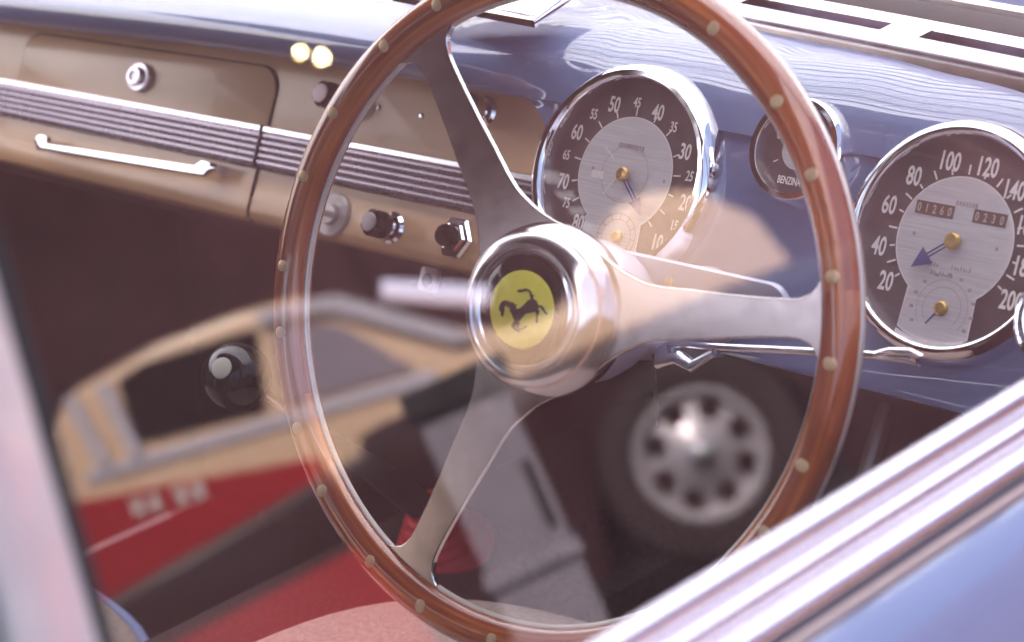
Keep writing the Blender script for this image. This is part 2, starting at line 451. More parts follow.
def shell_pt(x, t):
    k = smooth01((x - .085) / .11)
    a, b = cr(LEFTP, t), cr(RIGHTP, t)
    y = a[0] * (1 - k) + b[0] * k; z = a[1] * (1 - k) + b[1] * k
    y -= .003
    drop = -.017 * smooth01((-x - .02) / .6)
    z += drop
    if t > TL:
        for bx, bz, rad, amp in BULGES:
            d2 = ((x - bx) / rad) ** 2 + ((z - bz) / rad) ** 2
            w = math.exp(-d2 * 1.1)
            y -= amp * w * .8; z += amp * w * .7 * smooth01((z - .99) / .03)
        q_ = noise.noise(Vector((x * 13, y * 22, 3.1))) + .5 * noise.noise(Vector((x * 29, y * 40, 7.7)))
        z += .0007 * q_ * smooth01((z - 1.0) / .02) * (1 if x > .02 else .35); y -= .0005 * q_
    return Vector((x, y, z))
bm = B()
XE = .166; CRR = .032
xs = [-.80 + i * .01 for i in range(int((XE - CRR + .80) / .01))]
xs += [XE - CRR + CRR * math.sin(R(90 * i / 12)) for i in range(13)]
xs += [XE + .0002] + [XE + .003 + i * .004 for i in range(123)]
def tmin(x):
    if x > XE + .0001: return 0.
    zt = .9995
    if x > XE - CRR: zb = zt - CRR + math.sqrt(max(0, CRR ** 2 - (x - XE + CRR) ** 2))
    else: zb = zt
    # find t on the right-hand profile with that z
    lo, hi = 0., TL
    for _ in range(30):
        m = (lo + hi) / 2
        if cr(RIGHTP, m)[1] < zb: lo = m
        else: hi = m
    return min(lo, TL - 1e-4)
cols = []; edge = []
for x in xs:
    t0 = tmin(x)
    ts = [t0 + (TL - t0) * i / 26 for i in range(26)] + [TL + (1 - TL) * i / 90 for i in range(91)]
    cols.append([bm.verts.new(shell_pt(x, t)) for t in ts])
for a, b in zip(cols, cols[1:]):
    for i in range(len(a) - 1): bm.faces.new((a[i], b[i], b[i + 1], a[i + 1]))
MDi = MD.inverted()
bad = []
for f in bm.faces:
    p = MDi @ f.calc_center_median()
    for hx, hy, hr in HOLES:
        if math.hypot(p.x - hx, p.y - hy) < hr: bad.append(f); break
# turned-in flange along the recess edge
path = [c[0] for c in cols if c[0].co.x <= XE + .00011] + [v for v in reversed(cols[[c[0].co.x > XE + .0001 for c in cols].index(True)][:26])]
fl = [bm.verts.new(v.co + Vector((0, .030, .0))) for v in path]
for i in range(len(path) - 1):
    try: bm.faces.new((path[i], path[i + 1], fl[i + 1], fl[i]))
    except ValueError: pass
bmesh.ops.delete(bm, geom=bad, context='FACES_ONLY')
obj('dash_shell', bm, M['blue'], dash, auto=60)
# underside of the dash
bm = B(); box(bm, (-.80, .215, .855), (.66, .60, .862)); box(bm, (.167, .178, .861), (.66, .213, .866))
obj('dash_underside', bm, M['trimdark'], dash, smooth=False)

# beige fascia (dash frame)
def fascia_prof():
    return [(.085, -.018), (.062, -.008), (.03, -.006), (-.055, -.006), (-.066, -.0055), (-.076, -.0050), (-.0815, -.0070), (-.084, -.013), (-.085, -.045)]
def strip(bm, prof, x0, x1, nx=2, mi=0):
    rows = []
    for i in range(nx + 1):
        x = x0 + (x1 - x0) * i / nx
        rows.append([bm.verts.new((x, p[0], p[1])) for p in prof])
    for a, b in zip(rows, rows[1:]):
        for k in range(len(prof) - 1):
            f = bm.faces.new((a[k], b[k], b[k + 1], a[k + 1])); f.material_index = mi
    return rows
bm = B(); strip(bm, fascia_prof(), -1.0, -.066, 8)
obj('fascia_panel', bm, M['beige'], dash, MD, auto=50)

GX0, GX1 = -.641, -.342      # glovebox door
gd_prof = [(.030, -.0045), (-.055, -.0040), (-.066, -.0035), (-.076, -.0036), (-.0818, -.0056), (-.0845, -.012)]
bm = B()
# dark shut line under the lid
for pts in ([(GX0 - .0016, -.084), (GX1 + .0016, -.084)],): pass
out = [(GX0 - .0015, -.066), (GX1 + .0015, -.066)]
def lid_outline(e, top, bot, rad):
    o = [(GX0 - e, bot), (GX1 + e, bot)]
    for i in range(9):
        a = R(90 * i / 8); o.append((GX1 + e - rad + rad * math.cos(a), top + e - rad + rad * math.sin(a)))
    for i in range(9):
        a = R(90 + 90 * i / 8); o.append((GX0 - e + rad + rad * math.cos(a), top + e - rad + rad * math.sin(a)))
    return o
prism(bm, lid_outline(.0016, .036, -.0655, .02), -.0065, -.0054)
for s in (GX0 - .0008, GX1 + .0008):
    strip(bm, [(p[0] + .0003, p[1] - .0012) for p in gd_prof if p[0] < -.06], s - .0008, s + .0008, 1)
obj('glovebox_gap', bm, M['groove'], dash, MD, smooth=False)
bm = B()
prism(bm, lid_outline(0, .036, -.0250, .02), -.006, -.0038, bev=.0008)
strip(bm, [(-.0255, -.0040), (-.0444, -.0038), (-.058, -.0037), (-.070, -.0036), (-.0765, -.0034), (-.0822, -.0058), (-.0849, -.0125), (-.0855, -.03)], GX0, GX1, 4)
lid = obj('glovebox_door', bm, M['beige'], dash, MD, auto=40)

def band(x0, x1, parent, w0):
    """ribbed chrome strip between two shut lines"""
    z0, z1 = -.0435, -.0095
    bm = B()
    prof = [(z1 + .0005, w0), (z1, w0 + .004), (z1 - .0012, w0 + .0062), (z1 - .0045, w0 + .0062), (z1 - .0060, w0 + .0042)]
    h = (z1 - .006 - z0 - .002) / 5
    mids = []
    yv = z1 - .006
    for k in range(5):
        prof += [(yv - h * .12, w0 + .0052), (yv - h * .48, w0 + .0052), (yv - h * .60, w0 + .0034), (yv - h * .92, w0 + .0034)]
        mids.append(len(prof) - 2)
        yv -= h
    prof += [(z0 + .001, w0 + .0052), (z0, w0 + .003), (z0 - .0003, w0)]
    rows = strip(bm, prof, x0, x1, 2)
    bm.faces.ensure_lookup_table()
    for f in bm.faces:
        zs = [round(v.co.z, 5) for v in f.verts]
        if max(zs) - min(zs) < 1e-6 and abs(zs[0] - (w0 + .0034)) < 1e-5: f.material_index = 1
        elif min(v.co.y for v in f.verts) > z1 - .0062: f.material_index = 2
    for r, flip in ((rows[0], 0), (rows[-1], 1)):
        try: bm.faces.new(r if flip else r[::-1])
        except ValueError: pass
    return obj('ribbed_trim', bm, [M['band'], M['band_dark'], M['chrome_soft']], parent, MD, auto=20)
band(-1.0, GX0 - .0012, dash, -.006)
band(GX0 + .0006, GX1 - .0006, lid, -.004)
band(GX1 + .0012, -.0665, dash, -.006)

# glovebox pull handle
bm = B()
a, b = (-.5780, -.0600), (-.380, -.0500)
prism(bm, [(a[0] + .002, a[1] - .0068), (b[0] + .001, b[1] - .0085), (b[0] + .0125, b[1] - .001), (b[0] + .0125, b[1] + .0032), (b[0] - .005, b[1] + .0032), (b[0] - .011, b[1] - .0018), (a[0] + .012, a[1] - .0003), (a[0] + .010, a[1] + .0062), (a[0] + .001, a[1] + .0062), (a[0] - .004, a[1] + .001)], .007, .0120, bev=.0009, seg=2)
box(bm, (a[0], a[1] - .003, -.004), (a[0] + .008, a[1] + .004, .007))
box(bm, (b[0], b[1] - .003, -.004), (b[0] + .008, b[1] + .003, .007))
obj('pull_handle', bm, M['chrome'], lid, MD)
# glovebox lock
bm = B()
lathe(bm, [(.0125, -.004), (.0125, -.001), (.0115, .001), (.0085, .0015), (.0080, .0045), (.0072, .006), (.0045, .0062), (.004, .0045), (0, .0045)], (-.4900, .0115, 0), 40)
box(bm, (-.4907, .008, .0044), (-.4893, .015, .0052))
obj('lock', bm, M['sill'], lid, MD)

# knobs on the fascia: (kind, x, y)
def knob(name, x, y, mats, prof, collar, label=None, n=8, facet=True, parent=dash):
    bmc = B(); lathe(bmc, collar, (x, y, -.006), 40 if n != 6 else 6)
    bmk = B(); lathe(bmk, prof, (x, y, -.006), 40)
    if facet:
        for v in bmk.verts:
            d = Vector((v.co.x - x, v.co.y - y)); r = d.length
            if r > .0088: 
                k = 1 - .10 * (math.cos(4 * math.atan2(d.y, d.x)) ** 2); v.co.x = x + d.x * k; v.co.y = y + d.y * k
    k = obj(name, bmk, mats[0], parent, MD)
    obj('collar', bmc, mats[1], k, MD)
    if label: k['label'] = label
    return k
kn = [(.004, 0), (.004, .010), (.0095, .0105), (.0102, .013), (.0102, .022), (.0090, .0245), (.0065, .0255), (0, .0262)]
coll = [(.0115, 0), (.0115, .002), (.0095, .004), (.006, .0045), (.005, .006)]
# octagonal dark knob with grey inset face
def inset_cap(parent, x, y, h, r, m='chrome_soft'):
    bm = B(); lathe(bm, [(r, h), (r * .9, h + .0006), (0, h + .0009)], (x, y, -.006), 32); obj('cap', bm, M[m], parent, MD)
k1 = knob('choke_knob', -.196, -.0655, (M['black'], M['chrome']), kn, coll, 'dark faceted knob in the middle of the lower beige fascia'); inset_cap(k1, -.196, -.0655, .0258, .0068, 'knobface')
k2 = knob('lamp_knob', -.2720, .0165, (M['black'], M['chrome']), kn, coll, 'dark faceted knob above the chrome trim'); inset_cap(k2, -.2720, .0165, .0258, .0074, 'knobface')
knob('light_pull', -.1385, .026, (M['chrome'], M['chrome']), kn, coll, 'chrome knob partly behind the upper spoke', facet=False)
# ignition switch: hexagonal nut with a black barrel
sw = [(.0075, 0), (.0080, .006), (.0078, .016), (.0070, .0175), (.0048, .0175), (.0042, .012), (0, .012)]
knob('ignition_switch', -.1345, -.0625, (M['black'], M['chrome']), sw, [(.0155, 0), (.0155, .004), (.0138, .006), (.0105, .006), (.0100, .0085), (.0080, .0088)], 'black barrel switch in a hexagonal chrome nut', n=6, facet=False)
# toggle on a pale disc
bmd = B(); lathe(bmd, [(.0165, 0), (.0165, .0015), (.015, .0028), (.008, .0032), (.0065, .006), (0, .006)], (-.2555, -.066, -.006), 48)
tg = obj('toggle_switch', bmd, M['ghost'], dash, MD); tg['label'] = 'small toggle on a pale round plate'
bm = B(); tube(bm, [(-.2555, -.066, -.001), (-.2565, -.066, .012), (-.2570, -.0655, .016)], [.0022, .0026, .0034], 14); lathe(bm, [(0, .0185), (.003, .0175), (.0036, .016), (.0026, .014)], (-.2570, -.0655, 0), 16)
obj('lever', bm, M['chrome'], tg, MD)
for sx_, sy_ in ((-.2370, .0160), (-.1945, .0155), (-.2480, .0180)):
    bm = B(); lathe(bm, [(.0022, 0), (.0022, .0008), (.0012, .0012), (0, .0012)], (sx_, sy_, -.006), 16)
    obj('screw', bm, M['chrome_soft'], dash, MD)
# pale tab hanging under the fascia
bm = B(); prism(bm, rrect(-.1725, -.103, -.156, -.086, .003), -.022, -.018, bev=.001); tb_ = obj('hanging_tab', bm, M['ghost'], dash, MD)
bm = B(); lathe(bm, [(.0048, -.0178), (.0042, -.0172), (0, -.0172)], (-.1643, -.0955, 0), 24); obj('tab_hole', bm, M['groove'], tb_, MD)

for o in [o for o in bpy.data.objects if o.type == 'MESH' and o.name.split('.')[0] in ('fascia_panel', 'glovebox_gap', 'glovebox_door', 'ribbed_trim', 'pull_handle', 'lock')]:
    for v in o.data.vertices:
        if v.co.x < -.08: v.co.y += .012 * (v.co.x + .08) * max(0, (v.co.y + .084) / .07)
# ------------------------------------------------------------------ gauges
def gauge(name, label, cx, cy, r, R1, proud, w0=.006):
    W = MD @ Matrix.Translation((cx, cy, 0))
    s = r / .0598
    bm = B()
    lathe(bm, [(R1 + .0050 * s, -.010), (R1 + .0047 * s, .003), (R1 + .0034 * s, proud * .45), (R1 + .0012 * s, proud * .78), (R1 - .0012 * s, proud * .95), (R1 - .0030 * s, proud), (r + .0032 * s, proud - .0004), (r + .0018 * s, proud - .0018), (r + .0010 * s, proud - .0045), (r - .0004, w0 + .001), (r - .0008, w0 - .001)], n=160)
    bz = obj(name, bm, M['chrome'], dash, W); bz['label'] = label
    bm = B(); lathe(bm, [(r, w0), (0, w0)], n=96); obj('dial', bm, M['dial'], bz, W)
    bm = B(); lathe(bm, [(r + .0008, proud - .0025), (r * .6, proud - .0010), (0, proud - .0002)], n=96); obj('gauge_glass', bm, M['gaugeglass'], bz, W)
    return bz, W, w0

def keyhole(rc, a0, hw0, hw1, ybot, c=(0, 0)):
    """round plate with a neck running to the bottom"""
    out = []
    n = 64
    for i in range(n + 1):
        t = R(-90 + a0 + (360 - 2 * a0) * i / n); out.append((c[0] + rc * math.cos(t), c[1] + rc * math.sin(t)))
    out += [(-hw0, -.0305), (-hw1, ybot)]
    m = 10
    for i in range(1, m): 
        x = -hw1 + 2 * hw1 * i / m; out.append((x, -math.sqrt(.0590 ** 2 - x * x)))
    out += [(hw1, ybot), (hw0, -.0305)]
    return out

def ticks(bm, c, r0, r1, angs, wid, z, mi=0):
    for a in angs:
        t = R(a); d = Vector((math.cos(t), math.sin(t))); p = Vector((-d.y, d.x)) * wid / 2
        q = [Vector(c) + d * r0 - p, Vector(c) + d * r0 + p, Vector(c) + d * r1 + p, Vector(c) + d * r1 - p]
        f = bm.faces.new([bm.verts.new((v.x, v.y, z)) for v in q]); f.material_index = mi

def ring(bm, c, r0, r1, z, n=64, a0=0, a1=360, mi=0):
    vs = []
    for i in range(n + 1):
        t = R(a0 + (a1 - a0) * i / n); vs.append([bm.verts.new((c[0] + r * math.cos(t), c[1] + r * math.sin(t), z)) for r in (r0, r1)])
    for a, b in zip(vs, vs[1:]): bm.faces.new((a[0], a[1], b[1], b[0])).material_index = mi

def outline(bm, pts, wid, z, mi=0):
    n = len(pts)
    P = [Vector(p) for p in pts]; L = []
    for i in range(n):
        t = (P[(i + 1) % n] - P[i - 1]).normalized(); nn = Vector((t.y, -t.x))
        L.append((bm.verts.new((*(P[i]), z)), bm.verts.new((*(P[i] + nn * wid), z))))
    for i in range(n):
        a, b = L[i], L[(i + 1) % n]; bm.faces.new((a[0], a[1], b[1], b[0])).material_index = mi

def pointer(bz, W, hub, tip, base1, base2, z, rhub, shaft=True):
    bm = B(); h, t, b1, b2 = map(Vector, (hub, tip, base1, base2))
    mid = (b1 + b2) / 2; d = (mid - h).normalized(); p = Vector((-d.y, d.x))
    vs = [bm.verts.new((*v, z)) for v in (t, b1, b2)]; bm.faces.new(vs)
    if shaft:
        for o in (-1, 1):
            q = [h + p * (.0011 * o - .0004), h + p * (.0011 * o + .0004), mid + p * (.0011 * o + .0004), mid + p * (.0011 * o - .0004)]
            bm.faces.new([bm.verts.new((v.x, v.y, z)) for v in q])
    q = bmesh.ops.extrude_face_region(bm, geom=bm.faces[:])
    for v in [g for g in q['geom'] if isinstance(g, bmesh.types.BMVert)]: v.co.z += .0006
    n = obj('needle', bm, M['needle'], bz, W, smooth=False)
    bm = B(); lathe(bm, [(rhub, z - .001), (rhub, z + .0012), (rhub * .75, z + .0024), (rhub * .3, z + .0022), (0, z + .0016)], (hub[0], hub[1], 0), 32)
    obj('needle_boss', bm, M['gold'], n, W)

# --- combined gauge left of the column
CL = (.0035, .0012)
bz, W, w = gauge('round_gauge', 'large chrome ringed gauge numbered from 80 down to 10, left of the wheel spoke', CL[0], CL[1], .0600, .0692, .0205, w0=.0105)
kp = [(x + .0015, y) for x, y in keyhole(.0365, 32, .0215, .0225, -.0545)]
bm = B(); prism(bm, kp, w + .0002, w + .0010); obj('dial_plate', bm, M['plate'], bz, W, smooth=False)
bm = B()
LN = {'80': (-.0235, -.0363), '75': (-.0371, -.0251), '70': (-.0439, -.0114), '65': (-.0468, .0064), '60': (-.0424, .0226), '55': (-.0321, .0362), '50': (-.0171, .0449), '45': (.0008, .0486), '40': (.0191, .0445), '35': (.0342, .0368), '30': (.0480, .0225), '25': (.0556, .0075), '20': (.0575, -.0097), '15': (.0534, -.0253), '10': (.0437, -.0380)}
for s, (x, yv) in LN.items():
    big = s[1] == '0'
    k = .982
    text(bm, s, (x - .0015) * k - .0015, (yv - .0010) * k, w + .0011, .0106 if big else .0068, .64)
    a = math.degrees(math.atan2(yv - .001, x - .0035))
    ticks(bm, (.0015, 0), .0380, .0425 if big else .0435, [a], .0010, w + .0009)
outline(bm, kp, .0009, w + .0011)
obj('numerals', bm, M['ink'], bz, W, smooth=False)
bm = B()
ring(bm, (.0015, 0), .0182, .0186, w + .0013)
sub = (.0065, -.0405)
ring(bm, sub, .0150, .0155, w + .0013); ring(bm, sub, .0112, .0116, w + .0013)
ticks(bm, sub, .0116, .0150, [k * 30 for k in range(12)], .0006, w + .0013)
for k in range(10): box(bm, (-.0085 + k * .0021, .0165 - (k % 2) * .0004, w + .0010), (-.0071 + k * .0021, .0195, w + .0013))
for sx_ in (-.0245, .0335): lathe(bm, [(.0012, w + .0015), (0, w + .0017)], (sx_, 0, 0), 12)
obj('plate_marks', bm, M['fine'], bz, W, smooth=False)
bm = B()
for p0_, p1_ in (((-.0190, .0150), (-.0105, .0090)), ((-.0115, -.0150), (-.0045, -.0030))):
    a, b = Vector(p0_), Vector(p1_); d = (b - a).normalized(); p = Vector((-d.y, d.x)) * .0006
    bm.faces.new([bm.verts.new((v.x, v.y, w + .0014)) for v in (a - p, b - p, b + p, a + p)])
box(bm, (-.0245, -.0060, w + .0010), (-.0145, -.0010, w + .0014))
obj('white_marks', bm, M['ink'], bz, W, smooth=False)
pointer(bz, W, (.0022, -.0006), (.0241, -.0244), (.0126, -.0180), (.0205, -.0125), w + .004, .0048)
bm = B(); lathe(bm, [(.0042, w), (.0042, w + .003), (.003, w + .004), (0, w + .0035)], (sub[0] + .001, sub[1], 0), 32); obj('small_boss', bm, M['gold'], bz, W)

# --- speedometer on the right
CR = (.2475, -.0008)
bz, W, w = gauge('speedometer', 'large chrome ringed speedometer numbered 20 to 200, right of the wheel rim', CR[0], CR[1], .0602, .0686, .0190, w0=.0100)
kp = [(x + .0005, y) for x, y in keyhole(.0370, 33, .0218, .0226, -.0545)]
bm = B(); prism(bm, kp, w + .0002, w + .0010); obj('dial_plate', bm, M['plate'], bz, W, smooth=False)
bm = B()
RN = {'20': (.2089, -.0316), '40': (.1987, -.0122), '60': (.1990, .0128), '80': (.2106, .0319), '100': (.2322, .0439), '120': (.2570, .0441), '140': (.2769, .0337), '160': (.2905, .0150), '180': (.2945, -.0080), '200': (.2909, -.0281)}
for s, (x, yv) in RN.items():
    text(bm, s, x - .2460, yv + .0012, w + .0011, .0116, .62)
ang0 = [math.degrees(math.atan2(yv + .0012, x - .2465)) % 360 for (x, yv) in RN.values()]
seq = []
for i, a in enumerate(ang0):
    seq.append(a)
    if i + 1 < len(ang0):
        d = (a - ang0[i + 1]) % 360; seq.append(a - d / 2)
for i, a in enumerate(seq): ticks(bm, (.001, 0), .0392, .0425 if i % 2 == 0 else .0450, [a], .0011, w + .0009)
outline(bm, kp, .0009, w + .0011)
obj('numerals', bm, M['ink'], bz, W, smooth=False)
bm = B()
sub = (.0030, -.0395)
ring(bm, sub, .0165, .0168, w + .0013, a0=-40, a1=220); ring(bm, sub, .0122, .0125, w + .0013, a0=-40, a1=220)
for k in range(7): box(bm, (-.004 + k * .0021, .0205, w + .0010), (-.0027 + k * .0021, .0232, w + .0013))
for yy, n_, x0_ in ((-.0165, 6, -.0165), (-.0165, 7, .0030), (-.0215, 8, -.0095)):
    for k in range(n_): box(bm, (x0_ + k * .0019, yy, w + .0010), (x0_ + .0011 + k * .0019, yy + .0028 - (k % 3) * .0006, w + .0013))
for t_ in range(-30, 211, 24):
    a = R(t_); box(bm, (sub[0] + .0200 * math.cos(a) - .0012, sub[1] + .0200 * math.sin(a) - .0009, w + .0010), (sub[0] + .0200 * math.cos(a) + .0012, sub[1] + .0200 * math.sin(a) + .0009, w + .0013))
for sx_ in (-.0260, .0285): lathe(bm, [(.0012, w + .0015), (0, w + .0017)], (sx_, 0, 0), 12)
obj('plate_marks', bm, M['fine'], bz, W, smooth=False)
# mileage windows
bm = B(); bmi = B()
for x0_, x1_, y0_, s in ((-.0292, -.0040, .0120, '01260'), (.0088, .0302, .0125, '0230')):
    box(bm, (x0_, y0_, w + .0008), (x1_, y0_ + .0078, w + .0014))
    n_ = len(s)
    for k, ch in enumerate(s): text(bmi, ch, x0_ + (x1_ - x0_) * (k + .5) / n_, y0_ + .0039, w + .0017, .0052, .70)
mw_ = obj('mileage_window', bm, M['window'], bz, W, smooth=False)
obj('mileage_digits', bmi, M['digits'], mw_, W, smooth=False)
pointer(bz, W, (.0012, -.0004), (-.0212, -.0196), (-.0165, -.0072), (-.0082, -.0152), w + .004, .0050)
bm = B(); lathe(bm, [(.0042, w), (.0042, w + .003), (.003, w + .004), (0, w + .0035)], (*sub, 0), 32)
obj('small_boss', bm, M['gold'], bz, W)
bm = B(); a, b = Vector((sub[0], sub[1])), Vector((sub[0] - .0070, sub[1] - .0105)); d = (b - a).normalized(); p = Vector((-d.y, d.x)) * .0006
bm.faces.new([bm.verts.new((v.x, v.y, w + .0030)) for v in (a - p, b - p, b + p, a + p)])
obj('small_needle', bm, M['needle'], bz, W, smooth=False)

# --- fuel gauge between them
CF = (.1310, .0350)
bz, W, w = gauge('fuel_gauge', 'small deep chrome fuel gauge between the two large gauges', CF[0], CF[1], .0262, .0322, .020, w0=.012)
bm = B(); lathe(bm, [(.0120, w + .0008), (0, w + .0009)], n=48); obj('dial_plate', bm, M['plate'], bz, W, smooth=False)
bm = B(); text(bm, 'BENZINA', -.0015, -.0190, w + .001, .0048, .62); text(bm, '0', -.0165, .0085, w + .001, .0072, .72); text(bm, '4/4', .0165, .0085, w + .001, .0060, .70)
ticks(bm, (0, 0), .0150, .0185, [210, 330, 150, 90, 30], .0007, w + .001)
obj('numerals', bm, M['ink'], bz, W, smooth=False)
pointer(bz, W, (0, -.003), (-.0035, .0105), (-.0010, .0015), (.0004, .0018), w + .002, .0022, shaft=False)

bm = B()
tube(bm, [(.334 + .026 * math.cos(R(k * 7.5)), -.034 + .026 * math.sin(R(k * 7.5)), .030) for k in range(49)], .0018, 10, caps=False)
tube(bm, [(.334 + .0215 * math.cos(R(k * 7.5)), -.034 + .0215 * math.sin(R(k * 7.5)), .031) for k in range(49)], .0010, 8, caps=False)
tube(bm, [(.360, -.034, .030), (.369, -.034, .020), (.373, -.034, -.004)], .0022, 10)
obj('chrome_ring', bm, M['chrome'], dash, MD)
# chrome air-vent trim at the foot of the windscreen
def path_pt(s):
    P = [(-.80, .44), (-.5, .42), (-.2, .385), (.06, .338), (.24, .302), (.37, .280), (.50, .255), (.60, .228), (.68, .20)]
    n = len(P) - 1; t = max(0, min(n - 1e-6, s * n)); i = int(t); f = t - i
    p = [P[max(0, min(n, i + k))] for k in (-1, 0, 1, 2)]
    return tuple(.5 * (2 * p[1][a] + (p[2][a] - p[0][a]) * f + (2 * p[0][a] - 5 * p[1][a] + 4 * p[2][a] - p[3][a]) * f * f + (3 * p[1][a] - p[0][a] - 3 * p[2][a] + p[3][a]) * f ** 3) for a in (0, 1))
ZV = 1.044
def sweep_strip(bm, prof, s0, s1, n, mi=0):
    rows = []
    for i in range(n + 1):
        s = s0 + (s1 - s0) * i / n
        p = Vector(path_pt(s)); q = Vector(path_pt(s + .004)) - Vector(path_pt(s - .004)); q.normalize(); nn = Vector((-q.y, q.x))
        rows.append([bm.verts.new((p.x + nn.x * a, p.y + nn.y * a, ZV + b)) for a, b in prof])
    for A, C in zip(rows, rows[1:]):
        for k in range(len(prof) - 1): bm.faces.new((A[k], C[k], C[k + 1], A[k + 1])).material_index = mi
bm = B()
front = [(-.0010, -.012), (0, .001), (.0012, .0050), (.0040, .0078), (.0135, .0100), (.0155, .0098), (.0162, .0080), (.0162, -.010)]
back = [(.0300, -.010), (.0300, .0108), (.0310, .0120), (.0400, .0142), (.0420, .0132), (.0425, -.010)]
bridge = [(.0160, -.001), (.0160, .0092), (.0302, .0115), (.0302, -.001)]
sweep_strip(bm, front, 0, 1, 80); sweep_strip(bm, back, 0, 1, 80)
SL = [(.03, .14), (.17, .28), (.31, .42), (.500, .618), (.648, .86), (.89, .98)]
VENT_SLOTS = SL
prev = 0.
for a, b in SL + [(1., 1.)]:
    sweep_strip(bm, bridge, prev, a, 6); prev = b
obj('vent_trim', bm, M['sill'], dash, auto=30)
bm = B(); sweep_strip(bm, [(.010, -.005), (.040, -.005)], 0, 1, 60); obj('vent_duct', bm, M['groove'], dash, smooth=False)
bm = B(); sweep_strip(bm, [(.0428, -.012), (.0428, .010), (.048, .0140), (.068, .017), (.076, .012)], 0, 1, 60); obj('screen_seal', bm, M['rubber'], dash)
bm = B(); sweep_strip(bm, [(.0762, .006), (.078, .018), (.088, .019), (.092, .002)], 0, 1, 60); obj('screen_bead', bm, M['chrome_soft'], dash)
# windscreen
bm = B(); sweep_strip(bm, [(.066, .0205), (-.05, .20), (-.17, .36)], 0, 1, 40); obj('windscreen', bm, M['screen'], body)

# ------------------------------------------------------------------ rear view mirror on the dash top
mir = empty('rear_view_mirror', (.10, .25, 1.046), 'chrome framed mirror lying low on the blue dash top beyond the steering wheel', 'mirror')
MM = frame(Vector((.098, .206, 1.052)), Vector((.995, -.095, .0)).normalized(), Vector((.095, .995, .10)).normalized(), Vector((-.0095, -.0995, 1)).normalized())
bm = B(); prism(bm, [(-.075, 0), (.068, 0), (.034, .085), (-.055, .085)], 0, .006, bev=.0018)
obj('mirror_frame', bm, M['chrome'], mir, MM)
bm = B(); prism(bm, [(-.068, .004), (.061, .004), (.030, .080), (-.050, .080)], .0062, .0068); obj('mirror_glass', bm, M['alu_edge'], mir, MM)
bm = B(); lathe(bm, [(.0050, -.016), (.0050, -.006), (.003, -.002), (.003, .002)], (-.023, -.001, 0), 20); obj('mirror_stem', bm, M['chrome'], mir, MM)

# ------------------------------------------------------------------ steering wheel
wh = empty('steering_wheel', WHEEL, 'wood rimmed three spoke steering wheel with brushed aluminium spokes', 'steering wheel')
RT, RM = .190, .0110
bm = B(); uvl = bm.loops.layers.uv.new('grain')
NS, NT_ = 240, 40
def half(z_lo):
    pass
for sgn in (1, -1):
    seg = []
    for i in range(NS):
        a = 2 * math.pi * i / NS
        rr_ = []
        for k in range(NT_ // 2 + 1):
            t = math.pi * k / (NT_ // 2)          # 0..pi over the outer half circle
            rr = RT + (RM * 1.0) * math.cos(t); zz = sgn * (.0015 + (RM - .0010) * math.sin(t))
            rr_.append(bm.verts.new((rr * math.cos(a), rr * math.sin(a), zz)))
        seg.append(rr_)
    for i in range(NS):
        A, C = seg[i], seg[(i + 1) % NS]
        for k in range(NT_ // 2):
            f = bm.faces.new((A[k], C[k], C[k + 1], A[k + 1]))
            L = RT * 2 * math.pi
            off = .37 * (int(3 * ((i / NS + .13) % 1)))       # three lengths of timber
            uvs = {A[k]: (i, k), C[k]: (i + 1, k), C[k + 1]: (i + 1, k + 1), A[k + 1]: (i, k + 1)}
            for lp in f.loops:
                p = uvs[lp.vert]; lp[uvl].uv = (p[0] / NS * L + off * 3 + (0 if sgn > 0 else 5), p[1] / NT_ * 2 * math.pi * RM + off)
obj('wood_rim', bm, M['wood'], wh, MWH, auto=60)
# aluminium core: ring, spokes and hub plate cut from one sheet
def spoke_half(x):
    P = [(.030, .040), (.036, .0345), (.0405, .0308), (.0445, .0280), (.0495, .0248), (.0545, .0222), (.0600, .0198), (.065, .0178), (.070, .0163), (.080, .0148), (.090, .0142), (.10, .0136), (.12, .0119), (.14, .0108), (.155, .0103), (.163, .0106), (.168, .0118), (.172, .0140), (.1755, .0180), (.1775, .0235), (.1780, .0290)]
    for (a, b), (c, d) in zip(P, P[1:]):
        if x <= c: return b + (d - b) * max(0, (x - a)) / (c - a)
    return P[-1][1]
XS = [.030, .033, .036, .038, .0405, .0425, .0445, .047, .0495, .052, .0545, .057, .060, .0625, .065, .0675, .070, .075, .08, .09, .10, .11, .12, .13, .14, .15, .157, .163, .166, .169, .172, .1745, .1762, .1772, .1777, .1780]
inner_holes = []
SPA = [-4.5, 115.5, 235.5]
bm = B()
ro = RT + RM + .0006; ri = RT - RM - .0009
TH = .0022
